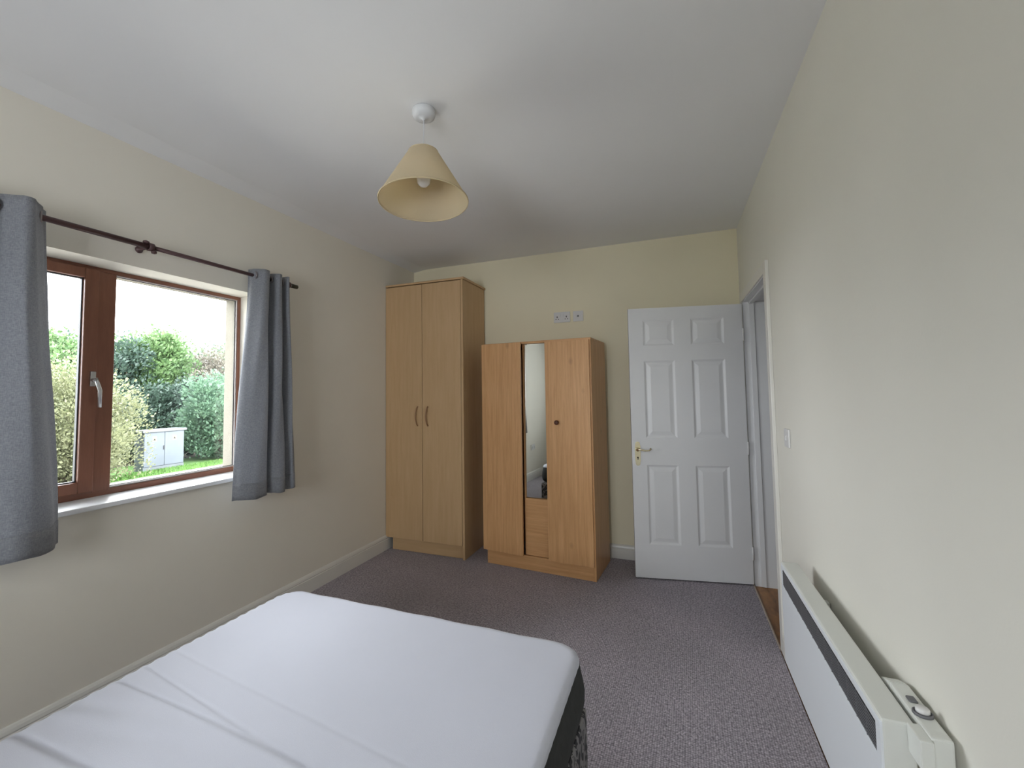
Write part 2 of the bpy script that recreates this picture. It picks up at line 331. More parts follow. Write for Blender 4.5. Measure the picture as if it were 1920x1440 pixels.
bobj('glazing_bead', [wl(-2.588, -2.576, 1.325, 1.992, .930, .937), wl(-2.588, -2.576, 1.325, 1.992, 1.979, 1.984), wl(-2.588, -2.576, 1.325, 1.329, .937, 1.979), wl(-2.588, -2.576, 1.986, 1.992, .937, 1.979)], M['bead'], win, .001)
bobj('gasket', [wl(-2.590, -2.588, 1.325, 1.992, .930, .940), wl(-2.590, -2.588, 1.325, 1.992, 1.976, 1.984), wl(-2.590, -2.588, 1.325, 1.332, .937, 1.979), wl(-2.590, -2.588, 1.982, 1.992, .937, 1.979)], M['gasket'], win)
bobj('pane', [wl(-2.596, -2.592, 1.326, 1.991, .931, 1.983)], M['glass'], win)
sash = bobj('sash', [wl(-2.60, -2.553, .747, .805, .93, 1.986), wl(-2.60, -2.553, 1.192, 1.25, .93, 1.986), wl(-2.60, -2.553, .805, 1.192, .93, .982), wl(-2.60, -2.553, .805, 1.192, 1.938, 1.986)], M['brownv'], win, .004, 2)
bobj('gasket', [wl(-2.588, -2.572, 1.187, 1.192, .982, 1.938), wl(-2.588, -2.572, .805, .81, .982, 1.938), wl(-2.588, -2.572, .81, 1.187, .982, .987), wl(-2.588, -2.572, .81, 1.187, 1.933, 1.938)], M['gasket'], sash)
bobj('pane', [wl(-2.594, -2.590, .807, 1.19, .984, 1.936)], M['glass'], sash)
bobj('outer_reveal', [wl(XO-.02, -2.601, 1.990, 2.009, .9, 1.995), wl(XO-.02, -2.601, WY0+.001, WY0+.02, .9, 1.995), wl(XO-.02, -2.601, WY0+.001, 2.009, 1.985, 2.0), wl(XO-.05, -2.601, WY0+.001, 2.009, .87, .905)], M['exterior'], win)
bm = bmesh.new()   # espagnolette handle: back plate, neck and drooping lever
x0 = -2.553+2.57
box(bm, x0, x0+.010, 1.221-1.27, 1.243-1.27, 1.425-WZ0, 1.495-WZ0, .003, 2)
tube(bm, [(x0+.008, 1.230-1.27, 1.455-WZ0), (x0+.040, 1.231-1.27, 1.448-WZ0)], .009, 12)
tube(bm, [(x0+.034, 1.229-1.27, 1.462-WZ0), (x0+.046, 1.234-1.27, 1.43-WZ0), (x0+.048, 1.2405-1.27, 1.405-WZ0), (x0+.046, 1.2425-1.27, 1.325-WZ0)], [.008, .0085, .0085, .0075], 10)
obj('handle', bm, M['alu'], sash)
sl = bobj('window_sill', [wl(FX1-.002, -2.362, WY0-.03, WY1+.0, .880, .902)], M['sill'], win, .006, 3)

fill_win = bpy.data.objects.new('added_fill_window', None); COL.objects.link(fill_win); fill_win.location = (-.95, YR-.1, RWZ0); fill_win['kind'] = 'structure'  # invented window behind the camera, lets in sky light to fill the room
wy = (-.06, 0); wd = RWX1-RWX0; wh = RWZ1-RWZ0
for nm, a in (('frame_jamb', (-wd/2, -wd/2+.05, *wy, 0, wh)), ('frame_jamb', (wd/2-.05, wd/2, *wy, 0, wh)), ('frame_mullion', (-.04, .04, *wy, .05, wh-.05)), ('frame_head', (-wd/2+.05, wd/2-.05, *wy, wh-.05, wh)), ('frame_sill_rail', (-wd/2+.05, wd/2-.05, *wy, 0, .05))):
    bobj(nm, [a], M['brown'], fill_win, .003)
bobj('pane', [(-wd/2+.05, wd/2-.05, -.035, -.031, .05, wh-.05)], M['glass'], fill_win)
bobj('window_sill', [(-wd/2, wd/2, 0, .13, -.02, .003)], M['sill'], fill_win, .004)

# ------------------------------------------------------------------ curtain rod and curtains
RX, RZ = -2.31, 2.09
rod = thing('curtain_rod', 'thin dark bronze curtain rod above the window with a short dark end cap', 'curtain rod', (RX, 1.27, RZ))
bm = bmesh.new(); tube(bm, [(0, -.80, 0), (0, .05, 0)], .0125, 16); tube(bm, [(0, .04, 0), (0, .845, 0)], .0105, 16); obj('pole', bm, M['rod'], rod)
bm = bmesh.new(); tube(bm, [(0, .835, 0), (0, .905, 0)], .010, 12); obj('pole_sleeve', bm, M['whitelamp'], rod, label='short white inner pole near the end cap')
bm = bmesh.new(); tube(bm, [(0, .895, 0), (0, .898, 0), (0, .945, 0), (0, .948, 0)], [.011, .0135, .0135, .011], 16); obj('end_cap', bm, M['cap'], rod)
bm = bmesh.new(); tube(bm, [(0, -.85, 0), (0, -.847, 0), (0, -.80, 0), (0, -.795, 0)], [.011, .0145, .0145, .011], 16); obj('end_cap', bm, M['cap'], rod)
for yy in (-.765, .055, .872):
    bm = bmesh.new()
    lathe(bm, [(0, 0), (.017, 0), (.017, .004), (.014, .009), (.008, .012), (.007, .05), (.007, .078), (0, .078)], (XL-RX+.0005, yy, 0), (1, 0, 0), 20)
    lathe(bm, [(.014, -.011), (.0195, -.011), (.0195, .011), (.014, .011), (.014, -.011)], (0, yy, 0), (0, 1, 0), 18)
    if yy == .055:
        lathe(bm, [(0, 0), (.008, .0), (.012, .006), (.011, .014), (0, .018)], (0.005, yy+.012, -.014), (.2, 0, -1), 14)
        lathe(bm, [(0, 0), (.010, .0), (.014, .006), (.012, .012), (0, .016)], (0, yy-.02, .012), (.2, 0, 1), 14)
    obj('bracket', bm, M['rod'], rod)

def curtain(label, top, bot, ztop, zbot, rings, bulge=0, zvar=0):
    root = thing('curtain', label, 'curtain', (RX, top[0][1], ztop), 0)
    T = cat_rom(top, 8); B = cat_rom(bot, 8); n = len(T); rows = 44
    bm = bmesh.new(); g = []
    for j in range(rows+1):
        t = j/rows; s = t*t*(3-2*t)*.6 + t*.4; row = []
        for i in range(n):
            x = T[i][0]+(B[i][0]-T[i][0])*s; y = T[i][1]+(B[i][1]-T[i][1])*s
            z = ztop+(zbot-ztop)*t + zvar*t*sin(i*.23)
            x += .004*sin(9*t+i*.31) * min(1, t*3)+ bulge*sin(pi*t)*.4; y += .003*sin(6*t+i*.5)
            row.append(bm.verts.new((x-RX, y-top[0][1], z-ztop)))
        g.append(row)
    for a, b_ in zip(g, g[1:]):
        for i in range(n-1): bm.faces.new((a[i], a[i+1], b_[i+1], b_[i])).smooth = True
    c = obj('cloth', bm, M['curtain'], root)
    so = c.modifiers.new('thick', 'SOLIDIFY'); so.thickness = .003; so.offset = 0
    # heading and hem folds: slightly thicker bands stitched to the cloth
    bm = bmesh.new()
    for (ja, jb) in ((rows-3, rows),):
        for a, b_ in zip(g_rows(T, B, ztop, zbot, top, ja, jb, rows, zvar, bulge), g_rows(T, B, ztop, zbot, top, ja, jb, rows, zvar, bulge)[1:]):
            A = [bm.verts.new(p) for p in a]; Bv = [bm.verts.new(p) for p in b_]
            for i in range(n-1): bm.faces.new((A[i], A[i+1], Bv[i+1], Bv[i])).smooth = True
    bmesh.ops.remove_doubles(bm, verts=bm.verts[:], dist=.0001)
    h = obj('hem', bm, M['curtain'], root); so = h.modifiers.new('thick', 'SOLIDIFY'); so.thickness = .0048; so.offset = 0
    for (x, y) in rings:
        bm = bmesh.new(); lathe(bm, [(.018, -.004), (.025, -.004), (.026, 0), (.025, .004), (.018, .004), (.0165, 0), (.018, -.004)], (x-RX, y-top[0][1], RZ-ztop), (.35, .94, 0), 22)
        obj('eyelet', bm, M['ring'], root)
    return root
def g_rows(T, B, ztop, zbot, top, ja, jb, rows, zvar, bulge):
    out = []
    for j in range(ja, jb+1):
        t = j/rows; s = t*t*(3-2*t)*.6 + t*.4; row = []
        for i in range(len(T)):
            x = T[i][0]+(B[i][0]-T[i][0])*s; y = T[i][1]+(B[i][1]-T[i][1])*s; z = ztop+(zbot-ztop)*t + zvar*t*sin(i*.23)
            x += .004*sin(9*t+i*.31) * min(1, t*3)+ bulge*sin(pi*t)*.4; y += .003*sin(6*t+i*.5)
            row.append((x-RX, y-top[0][1], z-ztop))
        out.append(row)
    return out
curtain('blue grey eyelet curtain bunched at the right side of the window',
    [(-2.345, 1.88), (-2.31, 1.885), (-2.262, 1.905), (-2.25, 1.935), (-2.272, 1.962), (-2.335, 1.975), (-2.37, 1.99), (-2.33, 2.005), (-2.27, 2.015), (-2.255, 2.035), (-2.275, 2.055), (-2.34, 2.065), (-2.36, 2.08), (-2.30, 2.092), (-2.262, 2.105), (-2.30, 2.125)],
    [(-2.300, 1.765), (-2.262, 1.782), (-2.232, 1.83), (-2.225, 1.885), (-2.235, 1.935), (-2.285, 1.955), (-2.335, 1.965), (-2.31, 1.975), (-2.25, 1.985), (-2.228, 2.02), (-2.235, 2.06), (-2.27, 2.085), (-2.315, 2.10), (-2.27, 2.115), (-2.235, 2.135), (-2.265, 2.165)],
    2.128, .785, [(-2.30, 1.892), (-2.31, 1.972), (-2.31, 2.01), (-2.31, 2.063), (-2.31, 2.094)], 0, .004)
curtain('blue grey eyelet curtain bunched at the left edge of the photo',
    [(-2.365, .962), (-2.345, .950), (-2.31, .928), (-2.262, .895), (-2.24, .868), (-2.262, .84), (-2.31, .81), (-2.355, .785), (-2.37, .76), (-2.35, .738), (-2.31, .72), (-2.26, .70), (-2.245, .69), (-2.27, .678), (-2.31, .668), (-2.34, .66)],
    [(-2.33, 1.025), (-2.31, 1.018), (-2.27, .985), (-2.22, .93), (-2.20, .88), (-2.22, .83), (-2.28, .78), (-2.33, .755), (-2.35, .735), (-2.33, .715), (-2.28, .70), (-2.23, .68), (-2.215, .67), (-2.24, .662), (-2.29, .655), (-2.33, .65)],
    2.135, .785, [(-2.31, .928), (-2.31, .81), (-2.31, .72), (-2.31, .668)], 0, .005)

# ------------------------------------------------------------------ tall pale wardrobe
w1 = thing('tall_wardrobe', 'tall pale maple two-door wardrobe in the corner by the window wall', 'wardrobe', (-2.01, 3.32, 0))
def L1(x0, x1, y0, y1, z0, z1): return (x0+2.01, x1+2.01, y0-3.32, y1-3.32, z0, z1)
bobj('side_panel', [L1(-1.642, -1.622, 3.32, 3.778, 0.001, 2.333)], M['maple'], w1, .001)
bobj('side_panel', [L1(-2.396, -2.378, 3.342, 3.778, .128, 2.333)], M['maple'], w1, .001)
bobj('back_panel', [L1(-2.378, -1.642, 3.770, 3.776, .128, 2.333)], M['maple'], w1)
bobj('bottom_board', [L1(-2.378, -1.642, 3.342, 3.770, .128, .146)], M['maplex'], w1)
bobj('top_board', [L1(-2.398, -1.611, 3.317, 3.790, 2.335, 2.353)], M['maplex'], w1, .002)
bobj('plinth', [L1(-2.345, -1.642, 3.352, 3.37, 0.001, .126)], M['maplex'], w1, .001)
for xa, xb, hx in ((-2.397, -2.0215, -2.067), (-2.0175, -1.645, -1.965)):
    d = bobj('door', [L1(xa, xb, 3.32, 3.338, .112, 2.328)], M['maple'], w1, .0015, 2)
    bm = bmesh.new(); sgn = -1 if hx < -2.02 else -1
    pts = []
    for k in range(13):
        t = k/12; pts.append((hx+2.01 + sgn*.006*sin(pi*t)*1, -.002-.026*sin(pi*t)**.6 if 0 < k < 12 else .001, 1.09+.165*t))
    tube(bm, pts, [.006]*2+[.0055]*9+[.006]*2, 10); obj('handle', bm, M['mhandle'], d, label='brown bow handle')

# ------------------------------------------------------------------ small beech wardrobe with mirror
w2 = thing('low_wardrobe', 'shorter warm beech wardrobe with a narrow mirror between its doors', 'wardrobe', (-1.452, 3.345, 0), R(-4.93))
WH = 1.768
bobj('side_panel', [(.887, .905, .0, .44, .001, WH-.018)], M['beech'], w2, .001)
bobj('side_panel', [(.022, .04, .018, .44, .001, WH-.018)], M['beech'], w2, .001)
bobj('top_board', [(.0, .905, .0, .44, WH-.018, WH)], M['beechx'], w2, .002)
bobj('back_panel', [(.04, .887, .432, .438, .06, WH-.018)], M['beech'], w2)
bobj('plinth', [(.022, .887, -.0, .016, .001, .108)], M['beechx'], w2, .001)
bobj('divider', [(.342, .356, .03, .43, .108, WH-.018)], M['beech'], w2)
bobj('divider', [(.545, .561, .03, .43, .108, WH-.018)], M['beech'], w2)
bobj('centre_panel', [(.356, .545, .012, .028, .110, .545)], M['beechx'], w2, .001)
bobj('mirror_backing', [(.356, .545, .034, .042, .545, WH-.018)], M['beech'], w2)
bm = bmesh.new(); box(bm, -.092, .092, -.0025, .0025, -.6, .6, .0015)
obj('mirror', bm, M['mirror'], w2, loc=(.4505, .023, 1.149), rot=(0, 0, R(2.3)))
dl = bobj('door', [(0, .352, -.018, 0, .112, WH-.006)], M['beech'], w2, .0015, 2, label='left door hanging slightly open'); dl.location = (-.004, -.002, 0); dl.rotation_euler = (R(.25), R(.25), R(-2.3))
dr = bobj('door', [(.549, .894, -.0185, -.0025, .104, WH-.016)], M['beech'], w2, .0015, 2)
bm = bmesh.new(); lathe(bm, [(0, 0), (.008, 0), (.007, .008), (.015, .014), (.0185, .021), (.016, .028), (.009, .031), (0, .032)], (.640, -.018, 1.137), (0, -1, 0), 20)
obj('knob', bm, M['knob'], dr, label='round dark brown knob')

# ------------------------------------------------------------------ door, open into the room
ang = math.atan2(-.147, -.777)
door = bpy.data.objects.new('door_1', None); COL.objects.link(door); door.location = (.482, 3.579, 0); door.rotation_euler = (0, 0, ang+pi)
door['kind'] = 'structure'
# local x: 0 at hinge, -.79 at the free edge; local -y faces the camera
DW, DH, DT = .79, 1.983, .038
def ux(u): return -DW+u
bm = bmesh.new()
box(bm, -DW, 0, .007, DT-.007, .010, DH, 0)
cols = [(.103, .322), (.438, .665)]; rows_ = [(.250, .822), (1.020, 1.588), (1.700, 1.892)]
def railset(bm, y0, y1):
    box(bm, ux(0), ux(.103), y0, y1, .010, DH, .0012); box(bm, ux(.665), ux(.79), y0, y1, .010, DH, .0012); box(bm, ux(.322), ux(.438), y0, y1, .010, DH, .0012)
    for ca, cb in cols:
        for za, zb in ((.010, .250), (.822, 1.020), (1.588, 1.700), (1.892, DH)): box(bm, ux(ca), ux(cb), y0, y1, za, zb, .0012)
bm2 = bmesh.new()
def rails_clean(bm, y0, y1):
    xs = [0, .103, .322, .438, .665, .79]; zs = [.010, .250, .822, 1.020, 1.588, 1.700, 1.892, DH]
    for i in range(5):
        for j in range(7):
            if i in (1, 3) and j in (1, 3, 5): continue
            t = [(ux(xs[i]), y0, zs[j]), (ux(xs[i+1]), y0, zs[j]), (ux(xs[i+1]), y0, zs[j+1]), (ux(xs[i]), y0, zs[j+1])]
            bm.faces.new([bm.verts.new(p) for p in t])
    # sloping moulding into each recess
    s = .014; yi = y0+(.007 if y0 < y1 else -.007)
    for ca, cb in cols:
        for za, zb in rows_:
            o_ = [(ux(ca), y0, za), (ux(cb), y0, za), (ux(cb), y0, zb), (ux(ca), y0, zb)]
            q_ = [(ux(ca)+s, yi, za+s), (ux(cb)-s, yi, za+s), (ux(cb)-s, yi, zb-s), (ux(ca)+s, yi, zb-s)]
            for k in range(4):
                l = (k+1) % 4; bm.faces.new([bm.verts.new(p) for p in (o_[k], o_[l], q_[l], q_[k])])
rails_clean(bm, 0, DT); rails_clean(bm, DT, 0)
e = [(-DW, 0), (0, 0), (0, DT), (-DW, DT)]
for k in range(4):
    a, b_ = e[k], e[(k+1) % 4]
    if k in (1, 3): bm.faces.new([bm.verts.new(p) for p in ((a[0], a[1], .01), (b_[0], b_[1], .01), (b_[0], b_[1], DH), (a[0], a[1], DH))])
for z in (.01, DH): bm.faces.new([bm.verts.new((p[0], p[1], z)) for p in e])
bm2.free(); bmesh.ops.remove_doubles(bm, verts=bm.verts[:], dist=.00005)
obj('leaf', bm, M['door'], door)
for ca, cb in cols:
    for za, zb in rows_:
        bm = bmesh.new(); s0, s1 = .020, .046
        for (yb, yt) in ((.0072, .0015), (DT-.0072, DT-.0015)):
            A = [bm.verts.new(p) for p in ((ux(ca)+s0, yb, za+s0), (ux(cb)-s0, yb, za+s0), (ux(cb)-s0, yb, zb-s0), (ux(ca)+s0, yb, zb-s0))]
            B = [bm.verts.new(p) for p in ((ux(ca)+s1, yt, za+s1), (ux(cb)-s1, yt, za+s1), (ux(cb)-s1, yt, zb-s1), (ux(ca)+s1, yt, zb-s1))]
            for k in range(4): bm.faces.new((A[k], A[(k+1) % 4], B[(k+1) % 4], B[k]))
            bm.faces.new(B)
        obj('panel', bm, M['door'], door)
# lever handle on a long brass plate (both faces)
bm = bmesh.new()
for sy, yo in ((-1, 0), (1, DT)):
    pc = .040; pts = []
    for k in range(9): a = pi*k/8; pts.append((pc+.0165*cos(a), .975+.0165*sin(a)))
    for k in range(9): a = pi+pi*k/8; pts.append((pc+.0165*cos(a), .832+.0165*sin(a)))
    # shoulders
    prism(bm, [(ux(a), b_) for a, b_ in pts], yo, yo+sy*.003, 'y')
    prism(bm, [(ux(a), b_) for a, b_ in ((.0205, .962), (.0205, .846), (.0595, .846), (.0595, .962))], yo, yo+sy*.0045, 'y')
hp = obj('handle_plate', bm, M['brass'], door)
bm = bmesh.new()
for sy, yo in ((-1, 0), (1, DT)):
    lathe(bm, [(.015, 0), (.015, .004), (.011, .008), (.009, .035), (0, .036)], (ux(.040), yo+sy*.004, .934), (0, sy, 0), 18)
    tube(bm, [(ux(.034), yo+sy*.036, .936), (ux(.05), yo+sy*.042, .937), (ux(.085), yo+sy*.042, .930), (ux(.115), yo+sy*.040, .931), (ux(.128), yo+sy*.036, .940), (ux(.126), yo+sy*.032, .948)], [.007, .008, .0065, .0055, .006, .005], 10)
obj('lever', bm, M['brass'], hp)
bm = bmesh.new()
for sy, yo in ((-1, 0), (1, DT)):
    lathe(bm, [(0, 0), (.0055, 0), (.0055, .0008), (0, .0008)], (ux(.040), yo+sy*.0045, .876), (0, sy, 0), 12)
    box(bm, ux(.0375), ux(.0425), min(yo+sy*.0045, yo+sy*.0053), max(yo+sy*.0045, yo+sy*.0053), .860, .877)
obj('keyhole', bm, M['dark'], hp)
for z in (.22, .95, 1.76):
    bm = bmesh.new(); tube(bm, [(.002, -.004, z-.045), (.002, -.004, z+.045)], .0045, 12); box(bm, -.0, .002, 0, .03, z-.045, z+.045)
    obj('hinge', bm, M['plastic'], door)

# ------------------------------------------------------------------ mattress and divan base
MX0, MX1, MY0, MY1, MZ = -1.650, -.318, -.33, 1.572, .492
mcx, mcy, hx, hy = (MX0+MX1)/2, (MY0+MY1)/2, (MX1-MX0)/2, (MY1-MY0)/2
def rrect(u, v, r, hx, hy):
    """map a point on the unit square's border to a rounded rectangle"""
    x, y = u*hx, v*hy; cx_, cy_ = hx-r, hy-r
    if abs(x) > cx_ and abs(y) > cy_:
        dx, dy = abs(x)-cx_, abs(y)-cy_; l = math.hypot(dx, dy)
        m_ = max(dx, dy); x = math.copysign(cx_+dx/l*min(r, r*m_/r if m_ else 0)*1.0, x); y = math.copysign(cy_+dy/l*min(r, m_), y)
    return x, y
creases = [(.958, -.149, .0035, .006), (.878, -.045, .0060, .007), (.655, -.02, .010, .011), (1.055, -.13, .0018, .007), (.42, -.02, .008, .010), (.12, .02, .008, .010), (-.1, .0, .007, .010)]
def mat_h(x, y):
    z = 0
    for y0, sl_, d, w in creases:
        t = y-(y0+sl_*(x+1.633)+.006*sin(x*4+y0*9)); z -= d*(exp(-(t/w)**2)*.7 + 1.1*(1/(1+exp(-t/.006)) - .5)*exp(-abs(t)/.05))
    fl = max(0, 1-(x+1.65)/.75)
    z += .0030*sin((y-.2*(x+1.6))*62)*exp(-((y-.765)/.055)**2)*fl + .0016*sin(x*7+y*3)+.0012*sin(y*11)
    z += .010*(1-((x-mcx)/hx)**2)*(1-((y-mcy)/hy)**2)
    return z
MB = .291
mt_root = thing('mattress', 'white topped double mattress with a charcoal side border', 'mattress', (mcx, mcy, MB))
bm = bmesh.new(); NU = 40; NV = 300; NR = 150; ring_prev = None
border = []
for k in range(NU): border.append((-1+2*k/NU, -1))
for k in range(NV): border.append((1, -1+2*k/NV))
for k in range(NU): border.append((1-2*k/NU, 1))
for k in range(NV): border.append((-1, 1-2*k/NV))
RC = .085
def ringpts(s, inset, z=None):
    out = []
    for u, v in border:
        x, y = rrect(u, v, RC, hx-inset, hy-inset)
        out.append((x*s, y*s))
    return out
rings = []
vc = bm.verts.new((0, 0, MZ-MB+mat_h(mcx, mcy)))
for k in range(1, NR+1):
    s = (k/NR)**.9*.985; row = []
    for (x, y) in ringpts(s, .006):
        ed = min(hx-abs(x), hy-abs(y)); e_ = exp(-(max(ed-.006, 0)/.014)); z = MZ+mat_h(x+mcx, y+mcy)*(1-e_)-.004*e_
        row.append(bm.verts.new((x, y, z-MB)))
    rings.append(row)
for inset, z in ((.002, MZ-.007), (-.001, MZ-.014), (-.002, MZ-.024)):
    rings.append([bm.verts.new((x, y, z-MB+.0015*sin(i*.9))) for i, (x, y) in enumerate(ringpts(1, inset))])
n = len(border)
for k in range(n): bm.faces.new((vc, rings[0][k], rings[0][(k+1) % n])).smooth = True
for a, b_ in zip(rings, rings[1:]):
    for k in range(n): bm.faces.new((a[k], b_[k], b_[(k+1) % n], a[(k+1) % n])).smooth = True
obj('top_cover', bm, M['mattop'], mt_root)
bm = bmesh.new(); rings = []
for inset, z in ((.004, MZ-.024), (-.003, MZ-.034), (-.006, MZ-.055), (-.011, MZ-.085), (-.015, MZ-.115), (-.014, MZ-.145), (-.008, MZ-.175), (.004, .300), (.016, .2915)):
    rings.append([bm.verts.new((x, y, z-MB)) for (x, y) in ringpts(1, inset)])
for a, b_ in zip(rings, rings[1:]):
    for k in range(n): bm.faces.new((a[k], b_[k], b_[(k+1) % n], a[(k+1) % n])).smooth = True
bm.faces.new(rings[-1])
obj('side_border', bm, M['matside'], mt_root)
bm = bmesh.new(); pts = ringpts(1, -.001)
for k in range(n):
    pass
tube(bm, [(x, y, MZ-.027-MB) for x, y in pts+pts[:1]], .0028, 6, False); obj('piping', bm, M['matside'], mt_root)
base = thing('divan_base', 'black and silver patterned divan base under the mattress', 'bed base', (mcx, mcy, 0))
for ya, yb in ((-hy, -.002), (.002, hy)):
    bm = bmesh.new(); box(bm, -hx-.004, hx+.008, ya, yb+(.004 if yb > 0 else 0), .052, .286, .014, 3); obj('base_section', bm, M['brocade'], base)
for sx in (-1, 1):
    for sy in (-1, 0, 1):
        bm = bmesh.new(); lathe(bm, [(0, 0), (.022, 0), (.024, .01), (.018, .03), (.018, .056), (0, .056)], (sx*(hx-.09), sy*(hy-.12)+(.08 if sy == 0 else 0), .0), n=16); obj('foot', bm, M['black'], base)

# ------------------------------------------------------------------ ceiling pendant
pend = thing('pendant_lamp', 'cream conical pendant lamp hanging tilted from the ceiling', 'ceiling lamp', (-.972, 1.622, H))
o0 = Vector((-.972, 1.622, H)); ax = Vector((.033, -.051, -1)).normalized(); tc_ = Vector((-.977, 1.625, 2.417))-o0; bc = Vector((-.970, 1.614, 2.195))-o0
bm = bmesh.new(); lathe(bm, [(0, -.001), (.047, -.001), (.050, -.004), (.050, -.022), (.046, -.034), (.030, -.040), (.007, -.042), (.006, -.048), (0, -.048)], (0, 0, 0), n=40)
obj('ceiling_rose', bm, M['whitelamp'], pend)
bm = bmesh.new(); tube(bm, [(0, 0, -.045), (-.001, .0, -.10), tuple(tc_+Vector((0, 0, .03)))], .0022, 8); obj('flex', bm, M['whitelamp'], pend)
bm = bmesh.new(); lathe(bm, [(0, -.035), (.010, -.035), (.016, -.015), (.019, 0), (.019, .035), (.022, .037), (.022, .045), (.017, .047), (.017, .06), (0, .06)], tc_, ax, 24); obj('lamp_holder', bm, M['whitelamp'], pend)
sh_h = (bc-tc_).length
bm = bmesh.new(); lathe(bm, [(.065, 0), (.192, sh_h), (.1905, sh_h), (.0635, 0), (.065, 0)], tc_, ax, 72)
sh = obj('shade', bm, M['shade'], pend)
bm = bmesh.new()
lathe(bm, [(.0655, -.002), (.067, .004), (.0645, .005), (.063, .0), (.0655, -.002)], tc_, ax, 72)
lathe(bm, [(.1905, sh_h-.006), (.1935, sh_h-.003), (.193, sh_h+.002), (.1895, sh_h+.001), (.1905, sh_h-.006)], tc_, ax, 72)
for k in range(3):
    a = 2*pi*k/3+.4; u_ = ax.orthogonal().normalized(); w_ = ax.cross(u_)
    tube(bm, [tc_+ax*.036+(u_*cos(a)+w_*sin(a))*.02, tc_+ax*.004+(u_*cos(a)+w_*sin(a))*.064], .0015, 6)
obj('rim', bm, mat('beige shade trim', (.62, .50, .30), .6), sh)
bm = bmesh.new(); lathe(bm, [(0.013, .055), (.014, .07), (.020, .085), (.028, .105), (.030, .122), (.026, .140), (.015, .151), (0, .154)], tc_, ax, 28); obj('bulb', bm, M['bulb'], pend)

# ------------------------------------------------------------------ wall fittings
def plate(name, label, cat, loc, axis, w, h, group=None):
    """plate in a local frame: x across, z up, -y out of the wall"""
    t = thing(name, label, cat, loc, {'back': 0, 'right': -pi/2, 'left': pi/2}[axis], group)
    bm = bmesh.new(); box(bm, -w/2, w/2, -.009, 0, -h/2, h/2, .003, 2); obj('plate', bm, M['plastic'], t)
    return t
sk = plate('double_socket', 'white double power socket high on the back wall', 'socket', (-.884, YB-.0005, 2.022), 'back', .146, .092)
for sx in (-.042, .040):
    bm = bmesh.new(); box(bm, sx-.004, sx+.004, -.0098, -.0085, -.004, .010); box(bm, sx-.015, sx-.007, -.0098, -.0085, -.020, -.014); box(bm, sx+.007, sx+.015, -.0098, -.0085, -.020, -.014)
    obj('pin_holes', bm, M['dark'], sk)
for sx in (-.016, .012):
    bm = bmesh.new(); box(bm, sx-.005, sx+.007, -.0125, -.0085, .008, .030, .0015); obj('switch', bm, M['plastic'], sk)
ae = plate('aerial_socket', 'small square white aerial socket beside the double power socket', 'socket', (-.741, YB-.0005, 2.022), 'back', .088, .090)
bm = bmesh.new(); lathe(bm, [(.006, -.001), (.013, -.001), (.013, .002), (.006, .002), (.006, -.001)], (0, -.009, 0), (0, -1, 0), 20); obj('collar', bm, M['plastic'], ae)
bm = bmesh.new(); lathe(bm, [(0, 0), (.0065, 0), (.0065, .001), (0, .001)], (0, -.009, 0), (0, -1, 0), 16); obj('hole', bm, M['dark'], ae)
ls = plate('light_switch', 'white light switch on the right wall by the doorway', 'light switch', (XR-.0005, 2.452, 1.136), 'right', .086, .086)
bm = bmesh.new(); box(bm, -.006, .006, -.014, -.008, -.013, .013, .002); obj('rocker', bm, M['plastic'], ls)
s2 = plate('wall_socket', 'white power socket low on the window wall, seen in the mirror', 'socket', (XL+.0005, .014, .497), 'left', .146, .088)
for sx in (-.040, .040):
    bm = bmesh.new(); box(bm, sx-.004, sx+.004, -.0098, -.0085, -.004, .010); box(bm, sx-.015, sx-.007, -.0098, -.0085, -.020, -.014); box(bm, sx+.007, sx+.015, -.0098, -.0085, -.020, -.014)
    obj('pin_holes', bm, M['dark'], s2)

# ------------------------------------------------------------------ panel heater on the right wall
ht = thing('panel_heater', 'white electric panel heater on the right wall with a grey top grille', 'heater', (.385, 1.67, .275))
def hl(x0, x1, y0, y1, z0, z1): return (x0-.385, x1-.385, y0-1.67, y1-1.67, z0-.275, z1-.275)
HY0, HY1, HZ0, HZ1 = 1.205, 2.13, .275, .668
GZ0, GZ1, GY0, GY1 = .582, .645, 1.228, 2.10
bm = bmesh.new()   # front pressed panel with a slot for the grille
x1 = .45
prof = [(.3855, HZ0+.012), (.385, HZ0+.03), (.385, GZ0)]
box(bm, *hl(.385, .393, HY0, HY1, HZ0, GZ0), bev=.0025, seg=2); box(bm, *hl(.385, .393, HY0, HY1, GZ1, HZ1-.006), bev=.0025, seg=2)
box(bm, *hl(.385, .393, HY0, GY0, GZ0-.002, GZ1+.002)); box(bm, *hl(.385, .393, GY1, HY1, GZ0-.002, GZ1+.002))
obj('front_panel', bm, M['heater'], ht)
bm = bmesh.new()
box(bm, *hl(.387, .446, HY0-.001, HY1+.001, HZ0-.001, HZ1), bev=.007, seg=3)
cut = bm
obj('case', bm, M['heater2'], ht)
bm = bmesh.new()
